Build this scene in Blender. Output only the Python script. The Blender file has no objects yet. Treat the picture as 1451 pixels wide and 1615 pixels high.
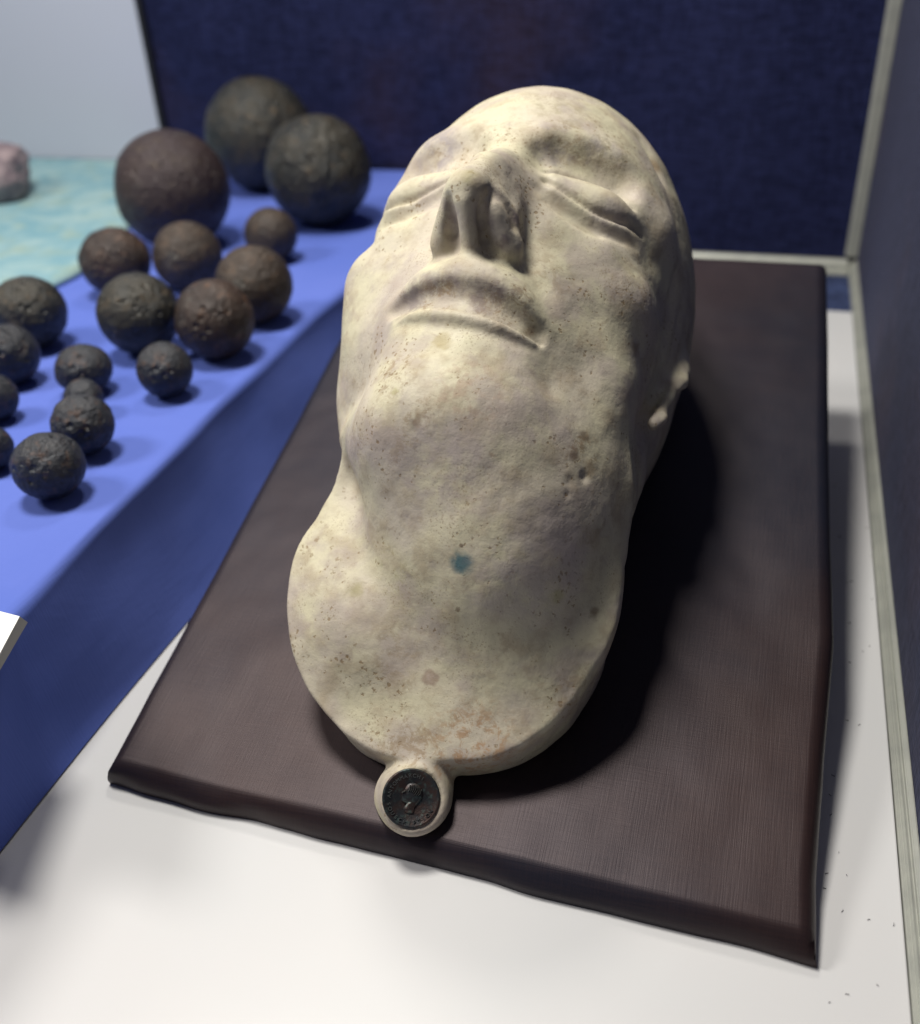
import bpy, bmesh, math, random
import numpy as np
from mathutils import Matrix, Vector, noise
import openvdb as vdb
random.seed(4)
sc = bpy.context.scene
col = sc.collection
H = 0.28125            # camera height above the case floor, metres; "h" coordinates below are multiples of it

# ---------------------------------------------------------------- camera
CAM = np.array([[0.9559246, 0.11931755, -0.268275],
                [0.29018354, -0.52315872, 0.80131047],
                [-0.04474, -0.84384138, -0.53472428]])
cd = bpy.data.cameras.new('camera'); co = bpy.data.objects.new('camera', cd); col.objects.link(co)
m = Matrix.Identity(4)
for i in range(3):
    m[i][0] = CAM[i][0]; m[i][1] = -CAM[i][1]; m[i][2] = -CAM[i][2]
m[2][3] = H
co.matrix_world = m
cd.sensor_fit = 'HORIZONTAL'; cd.sensor_width = 36; cd.lens = 36 * 1547.76 / 1451
cd.clip_start = 0.01; cd.clip_end = 20
cd.dof.use_dof = True; cd.dof.focus_distance = 0.335; cd.dof.aperture_fstop = 8
sc.camera = co
# ---------------------------------------------------------------- world, lamps, exposure
w = bpy.data.worlds.new('World'); sc.world = w; w.use_nodes = True
w.node_tree.nodes['Background'].inputs[0].default_value = (0.60, 0.62, 0.85, 1)
w.node_tree.nodes['Background'].inputs[1].default_value = 0.10
def lamp(name, loc, target, power, size, colour, spot=None):
    l = bpy.data.lights.new(name, 'AREA' if spot is None else 'SPOT'); l.energy = power; l.color = colour
    if spot is None: l.shape = 'DISK'; l.size = size
    else: l.spot_size = math.radians(spot); l.spot_blend = 0.5; l.shadow_soft_size = size
    o = bpy.data.objects.new(name, l); col.objects.link(o); o.location = loc
    o.rotation_euler = (Vector(target) - Vector(loc)).to_track_quat('-Z', 'Y').to_euler()
    return o
lamp('ceiling_lamp', (-0.36, 0.40, 1.05), (-0.10, 0.36, 0.1), 11.0, 0.24, (1.0, 0.96, 0.88))
lamp('ceiling_lamp', (-0.80, 0.14, 0.76), (-0.10, 0.36, 0.1), 5.0, 0.24, (1.0, 0.96, 0.90))
lamp('ceiling_lamp', (-0.30, 0.86, 0.92), (-0.08, 0.35, 0.1), 2.4, 0.14, (1.0, 0.95, 0.86))
sc.view_settings.view_transform = 'Standard'; sc.view_settings.look = 'None'
sc.view_settings.exposure = 0.0; sc.view_settings.gamma = 1.0

# ---------------------------------------------------------------- helpers
def tag(o, label=None, cat=None, group=None, kind=None):
    if label: o['label'] = label
    if cat: o['category'] = cat
    if group: o['group'] = group
    if kind: o['kind'] = kind
    return o
def empty(name, loc=(0, 0, 0), mat=None):
    o = bpy.data.objects.new(name, None); col.objects.link(o)
    if mat is not None: o.matrix_world = mat
    else: o.location = loc
    o.empty_display_size = 0.02
    return o
def meshobj(name, verts, faces, mat, parent=None, smooth=True):
    me = bpy.data.meshes.new(name); me.from_pydata([tuple(map(float, v)) for v in verts], [], [tuple(map(int, f)) for f in faces]); me.update()
    if smooth:
        me.polygons.foreach_set('use_smooth', [True] * len(me.polygons))
    o = bpy.data.objects.new(name, me); col.objects.link(o)
    if mat: me.materials.append(mat)
    if parent: o.parent = parent
    return o
def bmobj(name, bm, mat, parent=None, smooth=False):
    me = bpy.data.meshes.new(name); bm.normal_update(); bm.to_mesh(me); bm.free()
    if smooth: me.polygons.foreach_set('use_smooth', [True] * len(me.polygons))
    o = bpy.data.objects.new(name, me); col.objects.link(o)
    if mat: me.materials.append(mat)
    if parent: o.parent = parent
    return o
def box_bm(x0, x1, y0, y1, z0, z1, bev=0.0, seg=2):
    bm = bmesh.new(); bmesh.ops.create_cube(bm, size=1)
    for v in bm.verts:
        v.co = Vector((x0 + (v.co.x + .5) * (x1 - x0), y0 + (v.co.y + .5) * (y1 - y0), z0 + (v.co.z + .5) * (z1 - z0)))
    if bev: bmesh.ops.bevel(bm, geom=bm.edges[:], offset=bev, segments=seg, affect='EDGES', profile=0.5)
    return bm
def fbm(p, s, octv=3):
    return noise.fractal(Vector(p) * s, 1.0, 2.0, octv)

# ---------------------------------------------------------------- materials
class NT:
    def __init__(s, name, rough=0.8, spec=0.5):
        s.m = bpy.data.materials.new(name); s.m.use_nodes = True; s.t = s.m.node_tree
        s.b = s.t.nodes['Principled BSDF']; s.b.inputs['Roughness'].default_value = rough
        s.b.inputs['Specular IOR Level'].default_value = spec
        s.tc = s.t.nodes.new('ShaderNodeTexCoord').outputs['Object']
    def n(s, t, **k):
        x = s.t.nodes.new(t)
        for a, v in k.items():
            if isinstance(v, (int, float, str, bool)) and hasattr(x, a): setattr(x, a, v)
        return x
    def link(s, a, b): s.t.links.new(a, b)
    def noise(s, scale, detail=4, rough=0.55, off=(0, 0, 0), stretch=(1, 1, 1), dist=0.0, rot=(0, 0, 0)):
        mp = s.n('ShaderNodeMapping'); mp.inputs['Location'].default_value = off; mp.inputs['Scale'].default_value = stretch
        mp.inputs['Rotation'].default_value = rot
        s.link(s.tc, mp.inputs[0]); x = s.n('ShaderNodeTexNoise'); x.inputs['Scale'].default_value = scale
        x.inputs['Detail'].default_value = detail; x.inputs['Roughness'].default_value = rough; x.inputs['Distortion'].default_value = dist
        s.link(mp.outputs[0], x.inputs['Vector']); return x.outputs[0]
    def ramp(s, f, a, b, va=0.0, vb=1.0, smooth=True):
        x = s.n('ShaderNodeMapRange'); x.clamp = True
        if smooth: x.interpolation_type = 'SMOOTHSTEP'
        s.link(f, x.inputs[0])
        for i, v in zip((1, 2, 3, 4), (a, b, va, vb)): x.inputs[i].default_value = v
        return x.outputs[0]
    def math(s, op, a, b=None):
        x = s.n('ShaderNodeMath'); x.operation = op
        for i, v in enumerate((a, b)):
            if v is None: continue
            if isinstance(v, (int, float)): x.inputs[i].default_value = v
            else: s.link(v, x.inputs[i])
        return x.outputs[0]
    def mix(s, f, a, b, mode='MIX'):
        x = s.n('ShaderNodeMix'); x.data_type = 'RGBA'; x.blend_type = mode
        if isinstance(f, (int, float)): x.inputs[0].default_value = f
        else: s.link(f, x.inputs[0])
        for i, v in ((6, a), (7, b)):
            if isinstance(v, tuple): x.inputs[i].default_value = (*v, 1)
            else: s.link(v, x.inputs[i])
        return x.outputs[2]
    def dist(s, p):
        x = s.n('ShaderNodeVectorMath'); x.operation = 'DISTANCE'; s.link(s.tc, x.inputs[0]); x.inputs[1].default_value = p
        return x.outputs['Value']
    def bump(s, hts):
        prev = None
        for h, strength, d in hts:
            x = s.n('ShaderNodeBump'); x.inputs['Strength'].default_value = strength; x.inputs['Distance'].default_value = d
            s.link(h, x.inputs['Height'])
            if prev: s.link(prev, x.inputs['Normal'])
            prev = x.outputs[0]
        s.link(prev, s.b.inputs['Normal'])
    def sheen(s, wgt, rough=0.4, tint=(1, 1, 1)):
        s.b.inputs['Sheen Weight'].default_value = wgt; s.b.inputs['Sheen Roughness'].default_value = rough
        s.b.inputs['Sheen Tint'].default_value = (*tint, 1)
    def colour(s, c):
        if isinstance(c, tuple): s.b.inputs['Base Color'].default_value = (*c, 1)
        else: s.link(c, s.b.inputs['Base Color'])
        return s

def plaster():
    t = NT('aged_plaster', 0.62, 0.35)
    big = t.noise(28, 3, .5); mid = t.noise(90, 5, .6, (1, 2, 3)); fine = t.noise(520, 4, .6)
    c = t.mix(t.ramp(big, .40, .62), (0.57, 0.53, 0.375), (0.54, 0.485, 0.385))
    c = t.mix(t.ramp(mid, .44, .68, 0, .6), c, (0.36, 0.29, 0.20))
    c = t.mix(t.ramp(t.noise(170, 6, .7, (4, 4, 4), (1, 1, 1), .5), .55, .72, 0, .55), c, (0.33, 0.255, 0.175))
    # mauve dust patches
    c = t.mix(t.ramp(t.noise(40, 4, .6, (5, 1, 9)), .46, .66, 0, .6), c, (0.38, 0.32, 0.30))
    # brown specks, sparse and clustered
    def specks(c, scale, lo, hi, amt, colr, off, cl):
        v = t.n('ShaderNodeTexVoronoi'); v.inputs['Scale'].default_value = scale
        mp = t.n('ShaderNodeMapping'); mp.inputs['Location'].default_value = off; t.link(t.tc, mp.inputs[0])
        wn = t.n('ShaderNodeTexNoise'); wn.inputs['Scale'].default_value = scale * 3; wn.inputs['Detail'].default_value = 3; t.link(mp.outputs[0], wn.inputs['Vector'])
        av = t.n('ShaderNodeVectorMath'); av.operation = 'MULTIPLY_ADD'; t.link(wn.outputs[1], av.inputs[0]); av.inputs[1].default_value = (.9 / scale,) * 3; t.link(mp.outputs[0], av.inputs[2])
        t.link(av.outputs[0], v.inputs['Vector'])
        thr = t.ramp(t.noise(cl, 5, .7, off), .36, .74, lo, hi)
        sp = t.ramp(t.math('SUBTRACT', v.outputs['Distance'], thr), -.14, .02, 1, 0)
        return t.mix(t.math('MULTIPLY', sp, amt), c, colr), sp
    c, sp = specks(c, 420, -.03, .46, .75, (0.22, 0.15, 0.075), (3, 3, 7), 38)
    c, sp3 = specks(c, 230, -.08, .34, .6, (0.20, 0.13, 0.06), (8, 1, 2), 34)
    c, sp4 = specks(c, 1000, .04, .46, .5, (0.25, 0.18, 0.11), (1, 6, 4), 30)
    grain = t.ramp(fine, .3, .7, -.06, .06)
    c = t.mix(t.ramp(fine, .62, .75, 0, .35), c, (0.33, 0.27, 0.18))
    wb = t.math('MULTIPLY', t.math('SUBTRACT', t.noise(350, 3), .5), .004)
    def spot(c, p, r, colr, amt, edge=.4):
        d = t.math('ADD', t.dist(tuple(v / 1000 for v in p)), wb)
        return t.mix(t.ramp(d, r * (1 - edge) / 1000, r * (1 + edge) / 1000, amt, 0), c, colr)
    for s in SPOTS: c = spot(c, *s)
    dirt = t.ramp(t.noise(210, 6, .75, (2, 9, 5), (1, 1, 1), .4), .47, .60)
    dust_shade = t.ramp(t.noise(90, 4, .6, (6, 2, 5)), .38, .60)  # breaks up the grey dust and the shade painted into recesses
    for p, r_, colr, amt, kind in SMUDGES_SHADE:
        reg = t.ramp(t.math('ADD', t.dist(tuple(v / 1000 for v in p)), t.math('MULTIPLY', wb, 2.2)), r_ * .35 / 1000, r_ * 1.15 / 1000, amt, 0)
        c = t.mix(t.math('MULTIPLY', reg, dirt if kind else dust_shade), c, colr)
    t.colour(c)
    t.link(t.ramp(mid, .3, .7, .5, .72), t.b.inputs['Roughness'])
    t.bump([(t.noise(34, 3, .5, (4, 0, 2)), .45, .004), (mid, .45, .0014), (t.noise(300, 5, .65), .35, .0004), (sp, .25, -.0004),
            (t.noise(240, 2, .5, (0, 0, 0), (1, 9, 1), 0, (0, 0, .5)), .10, .0002)])
    return t.m

def ball_mat(name, a, b, hi, seed, rough=0.55):
    t = NT(name, rough, 0.65)
    c = t.mix(t.ramp(t.noise(45, 5, .6, (seed, 0, 0)), .35, .65), a, b)
    c = t.mix(t.ramp(t.noise(150, 5, .7, (seed, 4, 0)), .54, .68, 0, .85), c, hi)
    c = t.mix(t.ramp(t.noise(60, 6, .75, (seed, 7, 2)), .57, .70, 0, .6), c, (0.10, 0.095, 0.085))
    t.colour(c); t.b.inputs['Metallic'].default_value = 0.25
    t.link(t.ramp(t.noise(120, 4, .6, (seed, 1, 1)), .35, .65, rough - .18, rough + .10), t.b.inputs['Roughness'])
    vr = t.n('ShaderNodeTexVoronoi'); vr.inputs['Scale'].default_value = 210; t.link(t.tc, vr.inputs['Vector'])
    pit = t.math('MULTIPLY', t.ramp(vr.outputs['Distance'], .12, .42, 1, 0), t.ramp(t.noise(60, 4, .6, (seed, 8, 3)), .46, .60))
    t.bump([(t.noise(130, 5, .7, (seed, 2, 0)), .7, .004), (pit, .8, -.002), (t.noise(600, 4, .7), .5, .001)])
    return t.m

def fabric(name, a, b, scale, weave=2200, bumpd=.0002, bs=.5, rough=.85, sheen=0., tint=(1, 1, 1), spec=.25, stretch=(1, 1, 1), blot=None, axes=('X', 'Z'), wc=.3):
    t = NT(name, rough, spec)
    c = t.mix(t.ramp(t.noise(scale, 5, .6, (2, 2, 2), stretch), .36, .66), a, b)
    if blot: c = t.mix(t.ramp(t.noise(scale * .7, 4, .6, (9, 4, 1), stretch), .50, .68, 0, .9), c, blot)
    hs = []
    for i, ax in enumerate(axes):
        st = [70, 70, 70]; st['XYZ'.index(ax)] = weave
        nz = t.noise(1.0, 2, .5, (i * 3, 0, 0), tuple(st))
        hs.append((nz, bs, bumpd))
        c = t.mix(t.ramp(nz, .45, .62, 0, wc), c, tuple(min(1, v * 1.7 + .003) for v in b))
        c = t.mix(t.ramp(nz, .40, .52, wc, 0), c, tuple(v * .45 for v in a))
    t.colour(c)
    if sheen: t.sheen(sheen, .45, tint)
    t.bump(hs)
    return t

# ---------------------------------------------------------------- setting: case floor, white sheet, walls
wallf = fabric('navy_wall_fabric', (0.006, 0.009, 0.040), (0.014, 0.018, 0.062), 5, 800, .0008, .8, .85, .04, (.6, .6, .9), .15, (1, 1, 1), (0.030, 0.018, 0.030), ('X', 'Z'), .32)  # purple-brown blotches: glass reflections painted into the wall colour
sidef = fabric('navy_side_fabric', (0.014, 0.018, 0.042), (0.020, 0.024, 0.050), 9, 1100, .0008, .8, .85, .06, (.6, .6, .9), .15, (1, 1, 1), (0.045, 0.030, 0.040), ('Z', 'Y'), .5)
floorf = fabric('blue_floor_fabric', (0.02, 0.03, 0.08), (0.03, 0.045, 0.11), 10, 900, .0004, .4)
def hb(name, x0, x1, y0, y1, z0, z1, mat, parent=None, bev=0.0):
    return bmobj(name, box_bm(x0 * H, x1 * H, y0 * H, y1 * H, z0 * H, z1 * H, bev * H), mat, parent)
tag(hb('case_floor', -4.2, .30, -.6, 3.3, -.06, -.018, floorf.m), 'navy fabric base of the display case', kind='structure')
tag(hb('back_wall', -4.2, .258, 3.112, 3.22, -.06, 3.0, wallf.m), 'dark navy fabric back wall of the display case', kind='structure')
tag(hb('side_wall', .258, .34, .42, 3.22, -.06, 3.0, sidef.m), 'dark navy fabric side wall of the display case', kind='structure')
# white base sheet, very slightly uneven
wt = NT('white_sheet', .38, .5)
c = wt.mix(wt.ramp(wt.noise(6, 3), .35, .65), (0.565, 0.57, 0.58), (0.585, 0.58, 0.585))
wt.colour(c); wt.bump([(wt.noise(14, 2), .2, .0015), (wt.noise(700, 3), .12, .0001)])
tag(hb('white_sheet', -4.2, .2355, -.6, 2.69, -.018, 0.0, wt.m, None, .002), 'smooth white sheet covering the floor of the display case', kind='structure')
# aluminium rails of the case
al = NT('anodised_aluminium', .42, .5); al.b.inputs['Metallic'].default_value = .35
al.colour(al.mix(al.ramp(al.noise(60, 4), .4, .65), (0.40, 0.41, 0.37), (0.35, 0.36, 0.33)))
al.bump([(al.noise(800, 4, .6, (0, 0, 0), (1, .05, 1)), .2, .0002)])
fr = tag(empty('case_frame', (0.235 * H, 3.1 * H, 0)), 'pale metal frame strips in the corner of the display case', 'case frame')
def rail(name, pts, axis, a0, a1):
    """extrude a cross-section polygon along axis"""
    bm = bmesh.new(); rings = []
    for a in (a0, a1):
        rings.append([bm.verts.new(Vector((p[0] * H, a * H, p[1] * H)) if axis == 'Y' else (Vector((a * H, p[0] * H, p[1] * H)) if axis == 'X' else Vector((p[0] * H, p[1] * H, a * H)))) for p in pts])
    n = len(pts)
    for k in range(n): bm.faces.new((rings[0][k], rings[0][(k + 1) % n], rings[1][(k + 1) % n], rings[1][k]))
    bm.faces.new(rings[0]); bm.faces.new(rings[1][::-1])
    bmesh.ops.recalc_face_normals(bm, faces=bm.faces[:])
    bmesh.ops.bevel(bm, geom=[e for e in bm.edges if e.is_manifold], offset=.0005 * H * 3, segments=2, affect='EDGES')
    o = bmobj(name, bm, al.m, fr); o.matrix_parent_inverse = Matrix.Translation((-0.235 * H, -3.1 * H, 0))
    return o
rail('side_rail', [(.2365, -.018), (.2365, .003), (.2415, .003), (.2425, .009), (.2465, .009), (.2470, .005), (.2490, .005), (.2495, .014), (.2575, .015), (.2575, -.018)], 'Y', .42, 3.085)
rail('back_rail', [(3.03, -.018), (3.03, -.012), (3.072, -.010), (3.075, .002), (3.088, .003), (3.094, .009), (3.111, .010), (3.111, -.018)], 'X', -.9, .235)
rail('corner_post', [(.223, 3.093), (.229, 3.083), (.2575, 3.083), (.2575, 3.111), (.223, 3.111)], 'Z', .023, 3.0)
# short metal plate and blue strip visible between board and rail
# ---------------------------------------------------------------- white backing panel at the upper left
pm = NT('white_acrylic', .22, .5); pm.colour((0.50, 0.53, 0.62)); pm.bump([(pm.noise(5, 2), .1, .002)])
p_ = tag(empty('white_panel', (-2.7 * H, 3.1 * H, .24 * H)), 'glossy pale white upright panel leaning on the navy back wall behind the cannonballs', 'panel')
o = hb('panel_sheet', -4.1, -2.045, 3.088, 3.111, .243, 2.4, pm.m, p_, .003); o.matrix_parent_inverse = Matrix.Translation((2.7 * H, -3.1 * H, -.24 * H))
dk = NT('dark_edge_strip', .6); dk.colour((0.012, 0.013, 0.02))
o = hb('edge_strip', -2.044, -2.028, 3.084, 3.111, .243, 2.4, dk.m, p_); o.matrix_parent_inverse = Matrix.Translation((2.7 * H, -3.1 * H, -.24 * H))

# ---------------------------------------------------------------- blue cloth over the raised stand
def grid_surface(name, f, us, vs, mat, parent=None, thick=0):
    verts = [f(u, v) for u in us for v in vs]; n = len(vs)
    faces = [(i * n + j, (i + 1) * n + j, (i + 1) * n + j + 1, i * n + j + 1) for i in range(len(us) - 1) for j in range(n - 1)]
    o = meshobj(name, verts, faces, mat, parent)
    if thick:
        s = o.modifiers.new('solid', 'SOLIDIFY'); s.thickness = thick; s.offset = -1
    return o
ZT = .238
def edge_x(Y): return float(np.interp(Y, [0, .5, .75, .97, 1.22, 1.5, 1.8, 1.95, 2.4, 3.1], [-.86, -.862, -.872, -.885, -.900, -.912, -.920, -.920, -.91, -.90]))
def foot_x(Y): return -.836 + .006 * math.sin(Y * 5)
def cloth(u, v):
    # u across (0 far left .. 1 foot), v depth
    Y = -.5 + v * 3.585
    ex, fx = edge_x(Y), foot_x(Y)
    top = 3.2; side = .245; r = .016
    s = u * (top + side)
    if s < top - r:
        X = ex - r - (top - r - s); Z = ZT
        nx, nz = 0, 1
    elif s < top + r:
        a = (s - top + r) / (2 * r) * math.pi / 2
        X = ex - r + r * math.sin(a); Z = ZT - r + r * math.cos(a); nx, nz = math.sin(a), math.cos(a)
    else:
        q = (s - top - r) / (side - r)
        X = ex + (fx - ex) * q ** 1.3; Z = (ZT - r) * (1 - q) + .003 * q; nx, nz = 1, .1
    wv = .005 * fbm((X, Y, Z), 1.6, 2) + .002 * fbm((X, Y, Z), 9, 2)
    if nx > .5:
        q = max(0, min(1, (ZT - Z) / ZT)); wv += .005 * math.sin(Y * 6.5 + 2.0 + Z * 6) * math.sin(q * 3.14) * .8 + .002 * math.sin(Y * 15 + Z * 11)
    if Z < .03: wv *= Z / .03
    if Y > 3.05: wv *= 0
    return ((X + nx * wv) * H, Y * H, (Z + nz * wv * .4) * H)
us = np.concatenate([np.linspace(0, .60, 20)[:-1], np.linspace(.60, .915, 60)[:-1], np.linspace(.915, 1, 60)]); vs = np.linspace(0, 1, 200)
bl = fabric('blue_cloth', (0.092, 0.142, 0.48), (0.110, 0.160, 0.51), 6, 1300, .00025, .4, .85, .0, (.8, .85, 1), .15, (1, 1, 1), None, ('X', 'Y'), 0.0)
stand = grid_surface('blue_cloth_stand', cloth, us, vs, bl.m)
tag(stand, 'raised stand draped in plain bright blue cloth carrying the cannonballs', 'cloth stand')
# cyan cloth laid on the far left part of the stand
cy = NT('pale_turquoise_paint', .8, .25)
cc = cy.mix(cy.ramp(cy.noise(22, 5, .65, (0, 0, 0), (1, 1, 1), .6), .38, .62), (0.16, 0.31, 0.37), (0.27, 0.40, 0.42))
cc = cy.mix(cy.ramp(cy.noise(40, 4, .6, (7, 0, 0)), .52, .68, 0, .7), cc, (0.25, 0.34, 0.29)); cy.colour(cc)
cy.bump([(cy.noise(60, 4), .3, .002)])
def cyan(u, v):
    Y = 1.35 + v * 1.735
    e = float(np.interp(Y, [1.3, 1.88, 1.97, 2.33, 3.1], [-1.68, -1.622, -1.615, -1.71, -2.02]))
    X = e - (1 - u) * (e + 4.0)* 1.0 if False else -4.0 + (e + 4.0) * u
    return (X * H, Y * H, (ZT + .012 + .004 * fbm((X, Y, 1), 3, 2)) * H)
cyo = grid_surface('turquoise_cloth', cyan, np.linspace(0, 1, 60), np.linspace(0, 1, 50), cy.m, None, .012 * H)
tag(cyo, 'pale turquoise mottled cloth lying on the blue stand below the white panel', 'cloth')

# ---------------------------------------------------------------- the slanting fabric-covered board
E_ = math.radians(13.6)
P0 = (-.312, .7185, .038)
def board_top(X, s):     # s along the slope, h units
    return Vector((X, .7185 + s * math.cos(E_), .036 + s * math.sin(E_)))
nB = Vector((0, -math.sin(E_), math.cos(E_)))
L_ = 1.335; TH = .058
def bl_x(s): return float(np.interp(s, [0, .2, .7, 1.1, L_], [-.760, -.766, -.782, -.797, -.806]))
def br_x(s): return float(np.interp(s, [0, .08, .25, .42, .6, .85, 1.1, L_], [.1375, .134, .139, .1455, .1375, .128, .121, .112]))
def bfront(X): return .012 * (X + .312) / .45 * -1
ring = []   # rounded rectangle outline param (s,t) -> closed tube cross-section; build as grid wrapped over the top, down the sides
NU, NV = 110, 150
def bpos(i, j):
    """i: 0..NU across incl. side wraps, j likewise along the slope"""
    wr = 7
    def par(k, N):
        if k < wr: return 0.0, (wr - k) / wr
        if k > N - wr: return 1.0, (k - (N - wr)) / wr
        return (k - wr) / (N - 2 * wr), 0.0
    u, du = par(i, NU); v, dv = par(j, NV)
    s = v * L_
    xl, xr = bl_x(s), br_x(s)
    X = xl + (xr - xl) * u
    s2 = s + bfront(X) * (1 - v)
    r = .012
    d = max(du, dv)
    drop = 0
    # distance to the nearest edge rounds the top
    ex = min(X - xl, xr - X); es = min(s, L_ - s)
    e = min(max(ex, 0), max(es, 0))
    if d == 0 and e < r: drop = r - math.sqrt(max(0, r * r - (r - e) ** 2))
    if d > 0: drop = r + (TH - r) * d
    p = board_top(X, s2) - nB * drop
    out = Vector((0, 0, 0)); sx = -1 if u < .5 else 1; sy = -1 if v < .5 else 1
    bul = .006 * math.sin(min(1, d) * math.pi) if d > 0 else 0
    if du > 0: out += Vector((sx * bul, 0, 0))
    if dv > 0: out += Vector((0, sy * bul, 0))
    p += out
    wob = .0022 * fbm(p, 4, 2) + .0009 * fbm(p, 14, 2)
    if d > 0:
        wob2 = .013 * fbm((p.x * 1.0, p.y * 1.0, 3), 5, 3)
        if dv > 0: p += Vector((0, wob2 * .6, 0))
        if du > 0: p += Vector((-sx * abs(wob2) * .25 * du - sx * .006 * du * du, 0, 0))
        if d > .8: p.z += .012 * max(0, fbm((p.x, p.y, 1), 9, 2))
    else: p += nB * wob
    return p * H
verts = [bpos(i, j) for i in range(NU + 1) for j in range(NV + 1)]
faces = [(i * (NV + 1) + j, (i + 1) * (NV + 1) + j, (i + 1) * (NV + 1) + j + 1, i * (NV + 1) + j + 1) for i in range(NU) for j in range(NV)]
sat = fabric('dark_satin', (0.0070, 0.0105, 0.0210), (0.0210, 0.0112, 0.0105), 3.2, 2600, .00012, .4, .46, 0.0, (1, 1, 1), .36, (1, 1, 1), (0.022, 0.015, 0.019), ('X', 'Y'), .10)  # bluish and brown mix puts reflections into the satin's base colour
sat.b.inputs['Specular Tint'].default_value = (1.0, .84, .86, 1)
bd = tag(empty('display_board', tuple(Vector(P0) * H)), 'slanting flat board wrapped in dark brown satin beneath the plaster mask', 'display board')
o = meshobj('fabric_cover', verts, faces, sat.m, bd); o.matrix_parent_inverse = Matrix.Translation(-Vector(P0) * H)
# underside and a wedge that carries the raised back end
cs = [(-.74, .03), (.11, .03), (.09, L_ - .03), (-.785, L_ - .03)]
bm = bmesh.new(); tv = [bm.verts.new((board_top(a, b) - nB * (TH - .006)) * H) for a, b in cs]; bv = [bm.verts.new((board_top(a, b) - nB * (TH + .001)) * H) for a, b in cs]
for k in range(4): bm.faces.new((tv[k], tv[(k + 1) % 4], bv[(k + 1) % 4], bv[k]))
bm.faces.new(tv); bm.faces.new(bv[::-1]); bmesh.ops.recalc_face_normals(bm, faces=bm.faces[:])
o = bmobj('underside', bm, sat.m, bd); o.matrix_parent_inverse = Matrix.Translation(-Vector(P0) * H)
bm = bmesh.new(); wd = []
for X in (-.60, -.10):
    for s, zt in ((.95, None), (1.15, None)):
        p = board_top(X, s) - nB * (TH + .002); wd.append((bm.verts.new(p * H), bm.verts.new(Vector((p.x, p.y, .001)) * H)))
a, b, c2, d2 = wd
for q in ((a, b), (b, d2), (d2, c2), (c2, a)): bm.faces.new((q[0][0], q[1][0], q[1][1], q[0][1]))
bm.faces.new((a[0], b[0], d2[0], c2[0])); bm.faces.new((a[1], b[1], d2[1], c2[1])); bmesh.ops.recalc_face_normals(bm, faces=bm.faces[:])
o = bmobj('support_block', bm, sat.m, bd); o.matrix_parent_inverse = Matrix.Translation(-Vector(P0) * H)

# ---------------------------------------------------------------- cannonballs
brown = [ball_mat('rusty_brown_iron', (0.028, 0.018, 0.015), (0.052, 0.031, 0.022), (0.13, 0.062, 0.03), 1.0),
         ball_mat('brown_iron', (0.036, 0.025, 0.019), (0.058, 0.040, 0.028), (0.10, 0.06, 0.035), 5.0, .6)]
dark = ball_mat('blue_black_iron', (0.013, 0.017, 0.027), (0.030, 0.031, 0.036), (0.09, 0.05, 0.035), 3.0, .5)
green = ball_mat('green_black_iron', (0.015, 0.017, 0.017), (0.034, 0.030, 0.021), (0.085, 0.058, 0.030), 7.0, .5)
purple = ball_mat('purplish_iron', (0.028, 0.015, 0.018), (0.038, 0.022, 0.021), (0.06, 0.042, 0.028), 9.0, .5)
balls = [ # x, y, radius, vertical squash, material, lumpiness, label
 (-1.521, 2.815, .162, 1.0, green, .012, 'large dark rust-topped cannonball farthest back against the navy wall'),
 (-1.179, 2.481, .142, 1.0, green, .022, 'large greenish black cannonball with a pitted crown beside the mask'),
 (-1.480, 2.236, .146, 1.0, purple, .004, 'large smooth purplish brown cannonball leftmost of the three big ones'),
 (-1.176, 2.160, .065, 1.0, brown[1], .006, 'small olive brown ball alone in front of the big pitted cannonball'),
 (-1.437, 1.886, .0800, .94, brown[0], .016, 'medium lumpy rust brown ball beside the turquoise cloth'),
 (-1.273, 1.931, .0785, 1.0, brown[1], .004, 'medium smooth brown ball tucked below the large purplish cannonball'),
 (-1.024, 1.777, .0805, 1.0, brown[1], .004, 'medium smooth brown ball nearest the right edge of the blue stand'),
 (-1.177, 1.579, .0800, 1.0, green, .016, 'medium dark mottled brown and black ball with a rough shell'),
 (-1.014, 1.588, .0770, 1.0, brown[0], .006, 'medium reddish brown ball with small shiny warts'),
 (-1.428, 1.563, .0750, .97, green, .018, 'medium blackish ball with a yellow-brown patch at the left picture edge'),
 (-1.351, 1.396, .0570, 1.0, dark, .022, 'blue black ball with a round dimple in its face at the picture edge'),
 (-1.183, 1.389, .0520, .86, dark, .020, 'small flattened blue-grey ball with a dented top'),
 (-1.021, 1.407, .0500, 1.0, dark, .006, 'small smooth dark grey ball standing apart in front of the brown pair'),
 (-1.123, 1.300, .0340, 1.0, dark, .018, 'smallest grey ball half hidden between two pitted dark ones'),
 (-1.036, 1.180, .0503, 1.0, dark, .034, 'small dark ball with deep pits in the middle of the front chain'),
 (-1.006, 1.050, .0540, .94, dark, .026, 'small dark rough ball nearest the camera at the end of the chain'),
 (-1.275, 1.254, .0420, 1.0, dark, .016, 'dark ball cut off by the left picture edge below the dimpled one'),
 (-1.160, 1.099, .0375, 1.0, dark, .016, 'lowest dark ball cut off by the left picture edge'),
]
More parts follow.
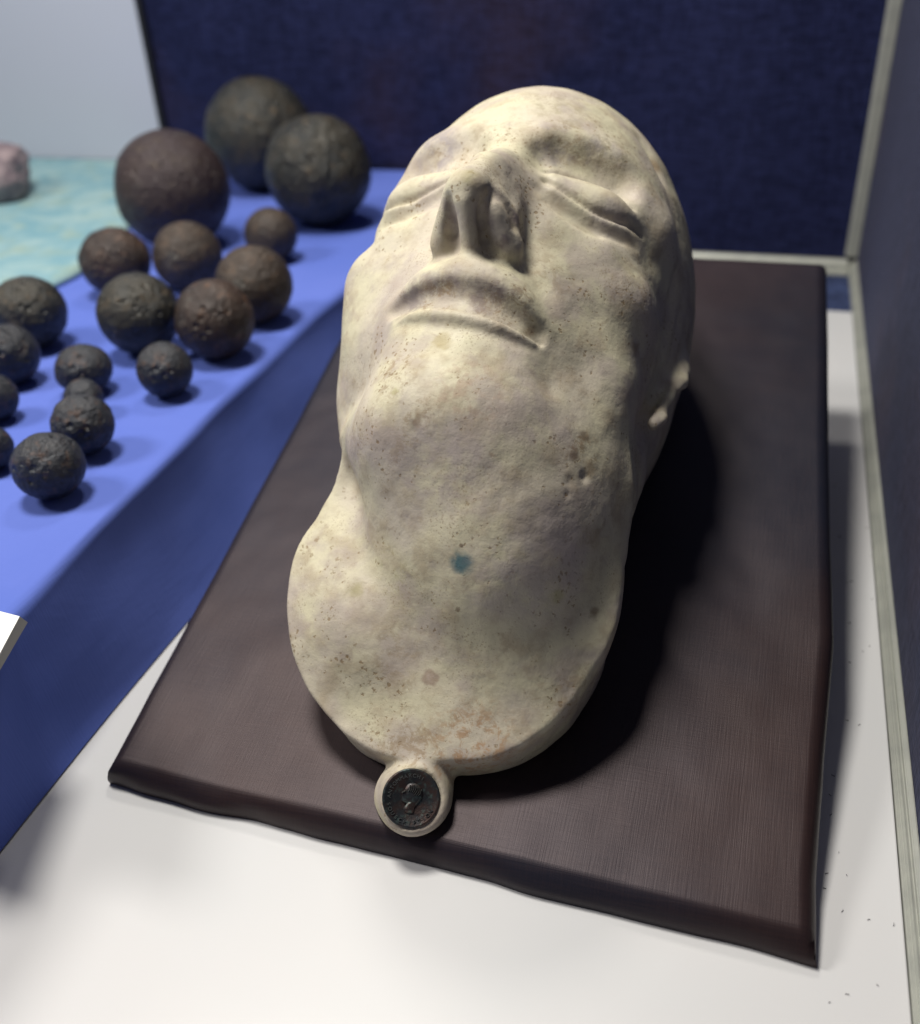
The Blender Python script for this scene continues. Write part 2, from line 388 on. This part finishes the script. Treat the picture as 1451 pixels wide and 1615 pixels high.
for bi, (X, Y, r, sq, mt, lump, lab) in enumerate(balls):
    bm = bmesh.new(); bmesh.ops.create_icosphere(bm, subdivisions=6 if r > .07 else 5, radius=1)
    sd = Vector((bi * 3.7, bi * 1.3, bi * .7))
    for v in bm.verts:
        n_ = v.co.normalized()
        lump_ = lump * 1.35
        d = 1 + lump_ * noise.fractal(n_ * 2.3 + sd, 1, 2, 3) * .9 + lump * .35 * noise.fractal(n_ * 7 + sd, 1, 2, 2)
        if lump > .015:
            d -= lump * 1.6 * max(0, .25 - abs(noise.noise(n_ * 4.2 + sd)))* max(0, noise.noise(n_ * 1.7 - sd) + .25) * 1.6
        if bi in (0, 2, 5, 6, 12, 13):      # mould seam left by the casting
            sx_ = n_.dot(Vector((math.sin(bi), .25, math.cos(bi * 1.7))).normalized())
            d += (.010 * math.exp(-(sx_ / .022) ** 2)) * (.6 + .8 * noise.noise(n_ * 5))
        fl = Vector((math.sin(bi * 2.1), -.7, .4 + .4 * math.cos(bi))).normalized()      # a worn flat spot
        d -= .03 * max(0, (n_.dot(fl) - .86) / .14) ** 1.5
        if bi == 10:      # round dimple
            a = n_.angle(Vector((.05, -.62, .78)).normalized())
            d += -.055 * math.exp(-(a / .22) ** 2) + .03 * math.exp(-((a - .42) / .12) ** 2)
        if bi == 1:       # pitted crown
            a = n_.angle(Vector((.25, -.55, .80)).normalized())
            if a < .8: d += (.045 * math.exp(-(a / .5) ** 2)) * noise.noise(n_ * 9)
        if bi == 8:       # warts
            for q in ((.45, -.6, .62), (.62, -.6, .5), (.2, -.5, .85), (-.2, -.93, .2), (.35, -.75, .55), (.1, -.85, .5)):
                a = n_.angle(Vector(q).normalized()); d += .022 * math.exp(-(a / .06) ** 2)
        v.co = Vector((n_.x, n_.y, n_.z * sq)) * d * r * H
    zmin = min(v.co.z for v in bm.verts)
    o = bmobj('cannonball', bm, mt, None, True)
    o.location = (X * H, Y * H, (ZT + .0015) * H - zmin)
    tag(o, lab, 'cannonball', 'old iron balls set out on the blue cloth')

# ---------------------------------------------------------------- stone at the far left
st = NT('pinkish_stone', .85, .3); st.colour(st.mix(st.ramp(st.noise(60, 5), .4, .6), (0.17, 0.13, 0.15), (0.30, 0.24, 0.25))); st.bump([(st.noise(90, 5), .6, .004)])
bm = bmesh.new(); bmesh.ops.create_icosphere(bm, subdivisions=5, radius=1)
for v in bm.verts:
    n_ = v.co.normalized(); k = max(abs(n_.x) * .95, abs(n_.y), abs(n_.z) * 1.05)
    v.co = Vector((n_.x * .15, n_.y * .14, n_.z * .085)) / (k ** .45) * (1 + .10 * noise.fractal(n_ * 1.6, 1, 2, 4)) * H
o = bmobj('stone', bm, st.m, None, True); o.location = (-2.37 * H, 2.56 * H, (ZT + .012 + .082) * H); o.rotation_euler = (0, .12, .5)
tag(o, 'pinkish grey rough stone on the turquoise cloth, cut off by the left picture edge', 'stone')
# ---------------------------------------------------------------- caption card
cm = NT('white_card', .5, .4); cm.colour((0.80, 0.80, 0.76)); cm.bump([(cm.noise(900, 3), .1, .0001)])
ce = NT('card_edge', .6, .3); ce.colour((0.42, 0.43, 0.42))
kc = tag(empty('caption_card', (-1.0 * H, .70 * H, ZT * H)), 'thick blank white caption card at the lower left corner of the blue stand', 'card')
def card_pt(x, y, z): return Vector((x * H, y * H, z * H))
zc = ZT + .004
bm = bmesh.new()
top = [(-1.2842, 0.7908), (-0.8359, 0.7516), (-0.7791, 0.5914), (-1.2274, 0.6306)]
bot = [(-1.3077, 0.8044), (-0.8395, 0.7635), (-0.7845, 0.5868), (-1.2527, 0.6277)]
tv = [bm.verts.new(card_pt(x, y, .262)) for x, y in top]; bv = [bm.verts.new(card_pt(x, y, .2425)) for x, y in bot]
bm.faces.new(tv[::-1]); bm.faces.new(bv)
for k in range(4): bm.faces.new((tv[k], tv[(k + 1) % 4], bv[(k + 1) % 4], bv[k]))
bmesh.ops.recalc_face_normals(bm, faces=bm.faces[:])
for f in bm.faces: f.normal_update()
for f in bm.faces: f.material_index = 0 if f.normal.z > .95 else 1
o = bmobj('card_sheet', bm, cm.m, kc); o.data.materials.append(ce.m); o.matrix_parent_inverse = Matrix.Translation((1.0 * H, -.70 * H, -ZT * H))

# ---------------------------------------------------------------- loose fibres on the sheet near the rail
fb = NT('dark_fibre', .8); fb.colour((0.05, 0.05, 0.06))
bm = bmesh.new(); rnd = random.Random(11)
for k in range(70):
    X = rnd.uniform(.15, .235) if k < 34 else rnd.uniform(-.75, .23); Y = rnd.uniform(.56, 1.75) if k < 34 else rnd.uniform(.35, .68)
    if k >= 34 and rnd.random() < .93: continue
    a = rnd.uniform(0, 6.28); ln = rnd.uniform(.002, .005); cv = rnd.uniform(-1.6, 1.6); w_ = .0002; pv = None
    x, y = X, Y
    for q in range(6):
        n_ = Vector((-math.sin(a), math.cos(a), 0)) * w_
        cur = (bm.verts.new((Vector((x, y, .0008)) + n_) * H), bm.verts.new((Vector((x, y, .0018)) ) * H), bm.verts.new((Vector((x, y, .0008)) - n_) * H))
        if pv:
            bm.faces.new((pv[0], cur[0], cur[1], pv[1])); bm.faces.new((pv[1], cur[1], cur[2], pv[2]))
        pv = cur; x += math.cos(a) * ln / 5; y += math.sin(a) * ln / 5; a += cv / 5
lf = bmobj('lint_fibres', bm, fb.m)
tag(lf, 'tiny dark fibres scattered on the white sheet by the rail', 'lint', None, 'stuff')

# ---------- mask shape
def smin(a,b,k):
    h=np.clip(0.5+0.5*(b-a)/k,0,1); return b*(1-h)+a*h-k*h*(1-h)
def smax(a,b,k): return -smin(-a,-b,k)
def ell(P,c,r,rot=None):
    q=P-np.array(c,np.float32)
    if rot is not None: q=q@rot
    r=np.array(r,np.float32)
    k0=np.sqrt(((q/r)**2).sum(-1)); k1=np.sqrt(((q/(r*r))**2).sum(-1))
    return k0*(k0-1)/np.maximum(k1,1e-6)
def cap(P,a,b,ra,rb):
    a=np.array(a,np.float32); b=np.array(b,np.float32); ba=b-a
    h=np.clip(((P-a)@ba)/(ba@ba),0,1)
    return np.linalg.norm(P-a-h[...,None]*ba,axis=-1)-(ra+(rb-ra)*h)
def chain(P,pts,k=0):
    d=None
    for i in range(len(pts)-1):
        e=cap(P,pts[i][:3],pts[i+1][:3],pts[i][3],pts[i+1][3])
        d=e if d is None else (np.minimum(d,e) if k==0 else smin(d,e,k))
    return d
def pline(P,pts):
    # distance in 3D to polyline
    return chain(P,[(*p,0) for p in pts])
def crom(p,n=2):
    p=np.array(p,float); q=np.vstack([2*p[0]-p[1],p,2*p[-1]-p[-2]]); o=[]
    for i in range(1,len(q)-2):
        for k in range(n):
            t=k/n; o.append(.5*((2*q[i])+(q[i+1]-q[i-1])*t+(2*q[i-1]-5*q[i]+4*q[i+1]-q[i+2])*t*t+(3*q[i]-q[i-1]-3*q[i+1]+q[i+2])*t**3))
    return [tuple(v) for v in o]+[tuple(p[-1])]
def rz(deg,ax='z'):
    a=np.radians(deg); c,s=np.cos(a),np.sin(a)
    if ax=='z': return np.array([[c,-s,0],[s,c,0],[0,0,1]],np.float32)
    if ax=='y': return np.array([[c,0,s],[0,1,0],[-s,0,c]],np.float32)
    return np.array([[1,0,0],[0,c,-s],[0,s,c]],np.float32)
NB=np.array([-0.03817,0.1944,0.98018],np.float32); PB=np.array([-109.39,-223.75,-102.40],np.float32)
NC=np.array([0.30,-0.30,0.905],np.float32); NC/=np.linalg.norm(NC)
def gr(P,pts,w):
    # groove profile measured across the face only (x, y), for the front of the head
    Q=P.copy(); Q[...,2]=0
    return np.exp(-(chain(Q,[(p[0],p[1],0,0) for p in pts])/w)**2)*np.clip((P[...,2]+48)/12,0,1)
def g(d,w): return np.exp(-(d/w)**2)
OTH=np.radians(np.array([-180,-172,-155,-133,-117,-105,-96,-86,-70,-54,-28,1,21,34,46,90,151,166,180.]))
ORR=np.array([65.5,65.5,66.5,69.5,69.5,68.0,66.0,64.5,63.3,60.8,56.5,55.2,55.0,57,59,60,59,62.5,65.5])
PITS=[(47,-117,-28,1.8,1.6),(49.5,-112,-32,1.4,1.7),(52,-119,-31,1.2,1.3),(46,-121,-30,1.0,1.0),(55,-124,-38,1.5,1.0),(28,-74,-8,1.6,1.2)]
def sdf(P):
    P=np.asarray(P,np.float32); x,y,z=P[...,0],P[...,1],P[...,2]
    hb=(P-PB)@NB   # height above the board
    # skull and sides
    PS=P.copy(); PS[...,0]=np.where(x<0,x*1.09,x)
    d=ell(PS,(0,8,-92),(74,105,97))
    d=smin(d,ell(P,(2,-42,-86),(66,62,74)),14)
    # face block
    d=smin(d,ell(P,(0,-48,-52),(53,54,46)),16)
    for s in (-1,1):
        d=smin(d,ell(P,(s*42,-34,-36),(18,15,18)),12)
        d=smin(d,chain(P,[(s*17,-23,-12.5,7.5),(s*37,-24,-20,7.5),((53 if s>0 else -50),-14,-40,5.5)],4),7)
        d=smin(d,chain(P,[(s*12,15,-13,9),(s*33,19,-20,9),((52 if s>0 else -45),8,-34,8)],4),14)
    d=smin(d,chain(P,[(18,-104,-36,16),(38,-96,-54,14),(52,-78,-72,12)]),16)
    d=smin(d,chain(P,[(-12,-104,-34,17),(-35,-94,-53,14),(-42,-70,-66,14)]),14)
    d=smin(d,ell(P,(38,-72,-43),(20,24,18)),14)
    d=smin(d,ell(P,(1,-66,-26),(31,26,28)),16)    # muzzle
    d=smin(d,ell(P,(4,-101,-25),(29,20,21)),22)
    d=smin(d,ell(P,(9,-112,-64),(42,34,38)),20)
    d=smin(d,ell(P,(-38,-48,-50),(16,30,24)),14)   # chin
    # neck
    d=smin(d,chain(P,[(8,-88,-84,50),(13,-120,-102,47),(14,-160,-132,42)],10),14)
    d=smin(d,ell(P,(23,-112,-68),(38,50,42)),20)
    d=smin(d,cap(P,(10,-112,-80),(15,-178,-121),41,34),15)
    d=smin(d,ell(P,(36,-138,-89),(28,38,28)),15)
    # collar
    zr=-87+0.27*(y+198); dz=z-zr
    top=(z-zr)*0.96-0.5
    xs=x+0.039*dz-11; ys=y-0.198*dz+135
    side=(np.hypot(xs,ys)+np.clip(-dz,0,30)*.22-np.interp(np.arctan2(ys,xs),OTH,ORR)).astype(np.float32)
    col=smax(top,side,0.9)
    d=smin(d,col,16)
    d=smax(d,side-0.3-np.maximum((y+124)*.42,0)-np.maximum(y+100,0)*1.2,1.2+5*np.clip((y+145)/30,0,1))
    # neck cord on the left
    d=smin(d,ell(P,(-24,-140,-84),(30,38,23)),15)
    d=d+2.4*g(pline(P,[(-44,-90,-48),(-36,-112,-55),(-28,-132,-62),(-20,-146,-66)]),9)
    # eye sockets
    for s in (-1,1):
        d=smax(d,-chain(P,[(s*15,6,4,6.5),(s*22,9,3.5,9),(s*32,10,-1,9.3),(s*42,9,-9,8)]),7)
        d=smin(d,ell(P,(s*31.5,-4.5,-23.3),(19,10.5,18)),6)
        d=smin(d,ell(P,(s*36,-13,-26.5),(17,7.5,15)),4)
        d=d+1.5*gr(P,crom([(s*16,-6.5),(s*24,-9),(s*34,-11.5),(s*44,-10.5),(s*51,-6)]),1.25)
        d=d-0.6*gr(P,crom([(s*20,-10.5),(s*34,-14),(s*47,-12)]),1.4)
        d=d+1.5*gr(P,crom([(s*15,-12),(s*25,-17),(s*38,-18.5),(s*50,-13.5)]),2.6)
        d=d+0.7*gr(P,crom([(s*18,-15),(s*27,-20.5),(s*39,-21.5)]),1.0)
        d=d+1.3*gr(P,crom([(s*16,0),(s*24,4.5),(s*36,5),(s*47,0)]),1.8)
        d=d+1.0*gr(P,[(s*11,-1),(s*16,-6.5)],2.8)
    # nose
    no=chain(P,[(0,6,-6,6.5),(0,-7,5,6.8),(-1,-20,13.2,7),(-3,-35,18.5,7)],1.5)
    no=smin(no,ell(P,(-3,-37,19.6),(7.2,6.6,7)),3)
    no=smin(no,chain(P,[(0,-6,-7,10),(1,-26,-1,11),(0,-37,0,13)]),6)
    no=smin(no,cap(P,(1.5,-12,6),(3.0,-33,14),6.5,5.5),3)
    no=smin(no,cap(P,(4,-14,2),(8,-36,7),6,5.5),5)
    no=smin(no,cap(P,(11.5,-44.5,3),(5.8,-38.5,13.5),5.2,5.0),4)
    no=smin(no,cap(P,(-12,-46,3),(-7.6,-38.5,16.5),4.4,4.6),3.5)
    no=smin(no,chain(P,[(-2.5,-42.5,19,3.4),(0,-51,3,3.6)]),2.5)
    d=smin(d,no,6.5)
    d=d+1.9*g(chain(P,[(*p,0) for p in crom([(3.9,-46.5,7.5),(2.9,-43.5,13),(3.8,-41,18),(6,-38,19.5),(9.6,-37.5,16.5),(12.2,-39.2,12),(13.2,-41.5,9.5)])]),1.9)
    d=d-0.8*g(pline(P,[(8.5,-43,14.5),(10.5,-46,8.5)]),2.2)
    d=d+0.5*g(pline(P,[(9.6,-44.5,12),(10.8,-46.5,8)]),0.9)
    d=d+2.0*g(chain(P,[(*p,0) for p in crom([(-7.6,-40.5,19),(-7.9,-43.5,14),(-8.2,-46,8.5)])]),2.2)
    d=d+0.8*g(pline(P,[(14.5,-34,5),(18,-40,0),(19.5,-47,-3)]),2.6)
    d=d+1.0*g(pline(P,[(-13,-32,6),(-18,-40,0),(-19,-49,-4)]),2.4)
    # lips
    d=smin(d,chain(P,crom([(-23,-64,-12,3),(-16,-61,-5,5),(-8,-59.5,0,5),(-3,-59,1.2,4.6),(3,-59.5,1.7,5),(12,-61,-.5,5),(19,-64,-5,4.5),(26,-68,-12,3)])),6)
    d=smax(d,-chain(P,crom([(-26,-69,-8,3),(-15,-70,1.5,5),(-5,-70.5,5,6),(5,-71,5.5,6),(16,-72,2.5,5.5),(28,-73.5,-7,3.5)])),2.5)
    d=smin(d,chain(P,crom([(-24,-73,-11,1.5),(-16,-74.8,-4.5,2),(-7,-76,-1,2.2),(5,-76.8,-.4,2.2),(15,-77,-2.6,2.1),(26,-76,-10,1.5)])),2.0)
    d=d+0.5*gr(P,crom([(-21,-76.5),(-14,-79),(-5,-80.5),(5,-81.2),(15,-81.5),(26,-79)]),2.0)
    d=d+0.8*gr(P,crom([(-23,-74),(-15,-73),(-6,-73.5),(5,-74.3),(16,-75),(28,-74.5)]),1.0)
    for s in (-1,1):
        d=d+1.5*g(pline(P,[(s*21,-48,-2),(s*32,-66,-6),(s*35,-88,-14)]),5)
    d=d-0.7*g(pline(P,[(-44,70,-42),(-20,84,-30),(10,88,-30),(34,76,-36),(50,58,-44)]),4)
    # right temple groove and ear
    d=d+2.2*g(pline(P,[(44,56,-24),(56,25,-42),(63,-2,-50),(66,-25,-54),(66,-50,-58),(62,-72,-60)]),3.5)
    e=chain(P,[(72,-14,-80,2.5),(73,-26,-74,3),(73,-35,-70,3.4),(70.5,-42,-67,2),(69.5,-49,-64,2.6),(68.5,-55,-62,1.8),(68.6,-62,-60,2.9),(66.5,-67,-58,2.2)])
    e=e+.2*np.sin(y*.55+z*.4)*np.sin(z*.7-x)
    d=smin(d,e,4.5)
    d=d+1.5*g(pline(P,[(70,-5,-60),(69,-30,-62),(66,-55,-58)]),2.2)
    # coin boss
    q=P-np.array([8,-213,-88],np.float32)
    ax=NC
    h=q@ax; rad=np.linalg.norm(q-h[...,None]*ax,axis=-1)
    bo=smax(np.linalg.norm(q-h[...,None]*ax-np.array([1.5,-.5,-.6],np.float32),axis=-1)-11.2-np.clip(-h*.2,0,3),np.abs(h+7)-8,2.5)
    bo=smin(bo,chain(P,[(10,-197,-95,9),(8,-208,-97,10)]),5)
    d=smin(d,bo,3)
    d=smax(d,-smax(rad-10.0,0.2-h,.3),.6)
    d=d+0.2*np.sin(x*.13+1+np.sin(y*.07)*2)*np.sin(y*.11+z*.09)+0.10*np.sin(x*.37+2*np.sin(z*.11))*np.sin(y*.31+1.5*np.sin(x*.13))
    for (a,b,c_,w_,h_) in PITS: d=d+h_*np.exp(-((x-a)**2+(y-b)**2+(z-c_)**2)/(w_*w_))
    # board cut
    d=smax(d,-(hb-0.5),2)
    return d

# ---------------------------------------------------------------- the death mask: one signed-distance solid, meshed
PIXF = 1547.76
def hit(px, py):
    """point of the cast under a pixel of the photograph, in mask millimetres (used once, to place the stains and the painted shade)"""
    v = CAM @ np.array([px - 725.5, py - 807.5, PIXF]); v /= np.linalg.norm(v); v = RL.T @ v
    t_ = 150.0
    for _ in range(90):
        d_ = float(sdf((CL + v * t_)[None].astype(np.float32))[0]); t_ += d_ * .8
        if abs(d_) < .05: break
    return tuple(CL + v * t_)
RL = np.array([[0.999249094, 0.000878359, 0.0387359], [0.015456991, 0.907708069, -0.419317473], [-0.0355292826, 0.419601347, 0.907012888]])
TL = np.array([-0.34654579, 1.30245308, 0.68623837]) * H
CL = np.array([88.59539, -295.393493, 237.417462])      # camera in mask millimetres
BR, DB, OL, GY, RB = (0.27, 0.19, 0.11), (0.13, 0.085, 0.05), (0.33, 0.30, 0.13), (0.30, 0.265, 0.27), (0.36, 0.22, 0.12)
SPOTS = [(hit(*p), r_, c_, a_, e_) for p, r_, c_, a_, e_ in [
    ((728, 888), 3.6, (0.035, 0.12, 0.145), .92, .5), ((678, 1069), 3.0, (0.28, 0.19, 0.15), .65, .3), ((678, 1069), 1.2, (0.46, 0.38, 0.32), .6, .6),
    ((697, 539), 3.2, (0.32, 0.25, 0.10), .6, .5), ((836, 522), 2.4, DB, .8, .7), ((738, 276), 2.8, OL, .5, .9), ((905, 716), 2.0, DB, .8, .7), ((921, 690), 1.8, DB, .75, .7),
    ((932, 738), 2.6, BR, .6, .8), ((655, 668), 1.8, DB, .6, .8), ((660, 655), 1.4, BR, .6, .8), ((1033, 262), 3.0, BR, .7, .7), ((938, 966), 1.8, DB, .6, .7), ((880, 940), 2.4, OL, .5, .7), ((562, 930), 2.6, OL, .5, .7),
    ((1003, 550), 2.2, BR, .6, .7), ((728, 860), .7, DB, .8, .5), ((722, 962), .7, DB, .7, .5), ((760, 722), .6, DB, .7, .5), ((623, 618), 1.3, OL, .6, .6), ((1018, 600), .8, DB, .6, .6), ((775, 716), .8, BR, .7, .6)]]
SMUDGES_SHADE = [(hit(*p), r_, c_, a_, k_) for p, r_, c_, a_, k_ in [
    ((745, 1183), 20, RB, .8, 1), ((640, 1180), 14, BR, .6, 1), ((690, 470), 11, BR, .8, 1), ((780, 480), 10, BR, .8, 1), ((830, 470), 8, BR, .6, 1), ((620, 590), 13, BR, .6, 1), ((740, 620), 16, (0.38, 0.27, 0.20), .5, 1),
    ((915, 710), 10, BR, .8, 1), ((900, 225), 13, BR, .6, 1), ((960, 240), 12, (0.30, 0.26, 0.17), .8, 1), ((700, 240), 11, BR, .5, 1), ((880, 170), 16, (0.33, 0.28, 0.18), .5, 1), ((620, 900), 12, OL, .3, 1),
    ((640, 1040), 20, BR, .35, 1), ((900, 1100), 14, BR, .4, 1), ((1000, 470), 12, BR, .4, 1), ((870, 430), 12, BR, .35, 1), ((755, 790), 16, BR, .25, 1), ((655, 660), 9, BR, .6, 1), ((640, 720), 9, BR, .5, 1),
    ((875, 235), 11, GY, .8, 0), ((950, 240), 9, GY, .7, 0), ((690, 238), 12, GY, .9, 0), ((655, 262), 8, GY, .7, 0), ((765, 350), 4.5, (0.25, 0.20, 0.20), .85, 0), ((812, 350), 4.5, (0.25, 0.20, 0.20), .85, 0), ((780, 305), 4.5, (0.25, 0.20, 0.20), .8, 0), ((712, 335), 5.5, (0.27, 0.22, 0.21), .7, 0), ((800, 385), 4, (0.25, 0.20, 0.20), .7, 0), ((700, 450), 9, (0.24, 0.20, 0.19), .8, 0), ((770, 460), 9, (0.24, 0.20, 0.19), .8, 0), ((815, 480), 6, (0.24, 0.20, 0.19), .7, 0),  # sockets, nostrils, underside of the lip: shade painted in with grey dust
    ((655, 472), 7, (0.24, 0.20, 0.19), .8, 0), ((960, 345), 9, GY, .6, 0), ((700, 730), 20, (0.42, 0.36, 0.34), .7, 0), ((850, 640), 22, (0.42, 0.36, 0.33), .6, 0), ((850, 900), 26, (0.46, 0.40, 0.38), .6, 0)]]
def mask_mesh(vox=0.8):
    lo = np.array([-84., -236., -128.]); hi = np.array([86., 124., 34.]); B = 6
    nb = np.ceil((hi - lo) / (vox * B)).astype(int); n = nb * B
    gi = np.stack(np.meshgrid(*[np.arange(k) for k in nb], indexing='ij'), -1).reshape(-1, 3)
    cen = lo + (gi * B + (B - 1) / 2) * vox
    dc = np.concatenate([sdf(cen[i:i + 40000]) for i in range(0, len(cen), 40000)])
    vol = np.repeat(np.repeat(np.repeat(np.where(dc > 0, 4., -4.).astype(np.float32).reshape(nb), B, 0), B, 1), B, 2)
    act = gi[np.abs(dc) < vox * B * 1.15 + 1.5]
    off = np.stack(np.meshgrid(*[np.arange(B)] * 3, indexing='ij'), -1).reshape(-1, 3)
    for i in range(0, len(act), 600):
        ix = (act[i:i + 600, None] * B + off[None]).reshape(-1, 3)
        vol[ix[:, 0], ix[:, 1], ix[:, 2]] = np.clip(sdf((lo + ix * vox).astype(np.float32)), -4, 4)
    g_ = vdb.FloatGrid(4.0); g_.copyFromArray(vol)
    pts, quads = g_.convertToQuads(0.0)
    return (np.asarray(pts) * vox + lo) / 1000, np.asarray(quads)[:, ::-1]
mw = Matrix([[*RL[0], TL[0]], [*RL[1], TL[1]], [*RL[2], TL[2]], [0, 0, 0, 1]])
def local_mat(mat_local):     # parent frame helper
    return mat_local
mask = tag(empty('death_mask', mat=mw), 'cream plaster death mask of a man lying face up on the dark cloth board', 'death mask')
V, Q = mask_mesh()
me = bpy.data.meshes.new('plaster_cast')
me.vertices.add(len(V)); me.vertices.foreach_set('co', V.astype(np.float32).ravel())
me.loops.add(Q.size); me.loops.foreach_set('vertex_index', Q.astype(np.int32).ravel())
me.polygons.add(len(Q)); me.polygons.foreach_set('loop_start', np.arange(0, Q.size, 4, dtype=np.int32)); 
me.update(calc_edges=True); me.validate()
me.polygons.foreach_set('use_smooth', [True] * len(me.polygons))
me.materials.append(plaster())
cast = bpy.data.objects.new('plaster_cast', me); col.objects.link(cast); cast.parent = mask
sm = cast.modifiers.new('smooth', 'SMOOTH'); sm.factor = .5; sm.iterations = 2
# bronze medal set into the boss
bz = NT('dark_bronze', .42, .5); bz.b.inputs['Metallic'].default_value = .75
cc = bz.mix(bz.ramp(bz.noise(160, 4), .4, .6), (0.045, 0.05, 0.055), (0.075, 0.05, 0.045))
cc = bz.mix(bz.ramp(bz.noise(420, 4, .6, (1, 1, 1)), .52, .68, 0, .7), cc, (0.10, 0.15, 0.14)); bz.colour(cc)
bz.bump([(bz.noise(900, 4), .5, .0003)])
bz2 = NT('worn_bronze_relief', .35, .5); bz2.b.inputs['Metallic'].default_value = .8; bz2.colour((0.20, 0.21, 0.20))
ax = Vector(NC.tolist()).normalized(); yv = Vector((0.10, 1, 0)); xv = yv.cross(ax).normalized(); yv = ax.cross(xv).normalized()
cen = Vector((8, -213, -88)) / 1000 + ax * .0012
mc = Matrix([[xv[0], yv[0], ax[0], cen[0]], [xv[1], yv[1], ax[1], cen[1]], [xv[2], yv[2], ax[2], cen[2]], [0, 0, 0, 1]])
bm = bmesh.new()
prof = [(0, .0), (9.3, .0), (9.6, .25), (10.2, .3), (10.5, 0), (10.5, -2.5)]
NS = 96; rings = []
for r_, z_ in prof[1:]:
    rings.append([bm.verts.new((r_ / 1000 * math.cos(a), r_ / 1000 * math.sin(a), z_ / 1000)) for a in [2 * math.pi * k / NS for k in range(NS)]])
c0 = bm.verts.new((0, 0, 0))
for k in range(NS):
    bm.faces.new((c0, rings[0][k], rings[0][(k + 1) % NS]))
    for a_, b_ in zip(rings[:-1], rings[1:]): bm.faces.new((a_[k], b_[k], b_[(k + 1) % NS], a_[(k + 1) % NS]))
coin = bmobj('coin', bm, bz.m, mask, True); coin.matrix_local = mc @ Matrix.Scale(.93, 4)
tag(coin, 'dark bronze medal with a profile head and a ring of worn letters')
# profile head in low relief (x, y in mm), facing left
hp = [(-3.0, 4.3), (-3.5, 2.9), (-3.3, 2.0), (-4.3, .6), (-3.6, .2), (-3.7, -.5), (-3.3, -.9), (-3.4, -1.6), (-2.4, -2.3), (-1.2, -2.1), (-.8, -3.2), (-1.6, -4.6), (.4, -5.4), (2.6, -4.6), (2.3, -2.6), (2.9, -.6), (3.6, 1.3), (3.3, 3.4), (2.0, 4.9), (.0, 5.5), (-1.8, 5.2)]
bm = bmesh.new(); lv = []
for k_, (sc_, zz) in enumerate(((1, 0.0), (.93, .5), (.72, .8), (.4, .95))):
    lv.append([bm.verts.new((p[0] / 1000 * sc_, p[1] / 1000 * sc_, zz / 1000)) for p in hp])
for a_, b_ in zip(lv[:-1], lv[1:]):
    for k in range(len(hp)): bm.faces.new((a_[k], a_[(k + 1) % len(hp)], b_[(k + 1) % len(hp)], b_[k]))
bm.faces.new(lv[-1])
bmesh.ops.recalc_face_normals(bm, faces=bm.faces[:])
po = bmobj('profile_head', bm, bz.m, coin, True)
# hair strands of the profile, thin raised ridges
bm = bmesh.new()
def ridge(bm, pts, w_=.30, z0=.7, z1=1.3):
    for (x0, y0), (x1, y1) in zip(pts[:-1], pts[1:]):
        d = Vector((x1 - x0, y1 - y0, 0)); n_ = Vector((-d.y, d.x, 0)).normalized() * w_ / 2
        a = [bm.verts.new(Vector((x, y, 0)) / 1000 + s * n_ / 1000 + Vector((0, 0, z / 1000))) for (x, y) in ((x0, y0), (x1, y1)) for s, z in ((-1, z0), (0, z1), (1, z0))]
        bm.faces.new((a[0], a[3], a[4], a[1])); bm.faces.new((a[1], a[4], a[5], a[2]))
for k in range(7):
    a = -0.3 + k * .42
    ridge(bm, [(-2.4 + k * .75, 4.2 + .8 * math.sin(k * .6)), (-1.9 + k * .7, 3.0 + .7 * math.sin(k * .6)), (-1.9 + k * .62, 1.9 + .3 * math.sin(k))])
ridge(bm, [(-3.3, 2.4), (-3.1, 1.6), (-4.0, .6)])
for k in range(5): ridge(bm, [(-2.2 + k * 1.1, 5.0 - abs(k - 2) * .35), (-1.5 + k * .95, 4.0 - abs(k - 2) * .3)], .4)
bmobj('hair', bm, bz2.m, po)
# ring of raised letters
def letters(txt, a0, a1, R_, size, flip=False):
    for i, ch in enumerate(txt):
        if ch == ' ': continue
        cu = bpy.data.curves.new('letter', 'FONT'); cu.body = ch; cu.size = size; cu.extrude = .00015; cu.align_x = 'CENTER'
        cu.resolution_u = 3
        tmp = bpy.data.objects.new('tmp_letter', cu); col.objects.link(tmp)
        dg = bpy.context.evaluated_depsgraph_get(); mesh = bpy.data.meshes.new_from_object(tmp.evaluated_get(dg)); mesh.name = 'letter'
        bpy.data.objects.remove(tmp)
        mesh.materials.clear(); mesh.materials.append(bz2.m)
        o = bpy.data.objects.new('letter', mesh); col.objects.link(o); o.parent = coin
        a = math.radians(a0 + (a1 - a0) * i / max(1, len(txt) - 1))
        rr = R_
        o.matrix_local = Matrix.Translation((rr * math.cos(a), rr * math.sin(a), .0002)) @ Matrix.Rotation(a - math.pi / 2 + (math.pi if flip else 0), 4, 'Z')
letters('ANTOMMARCHI', 196, 82, .0074, .0019)
letters('SOUSCRIPTION', 215, 350, .0090, .0019, True)
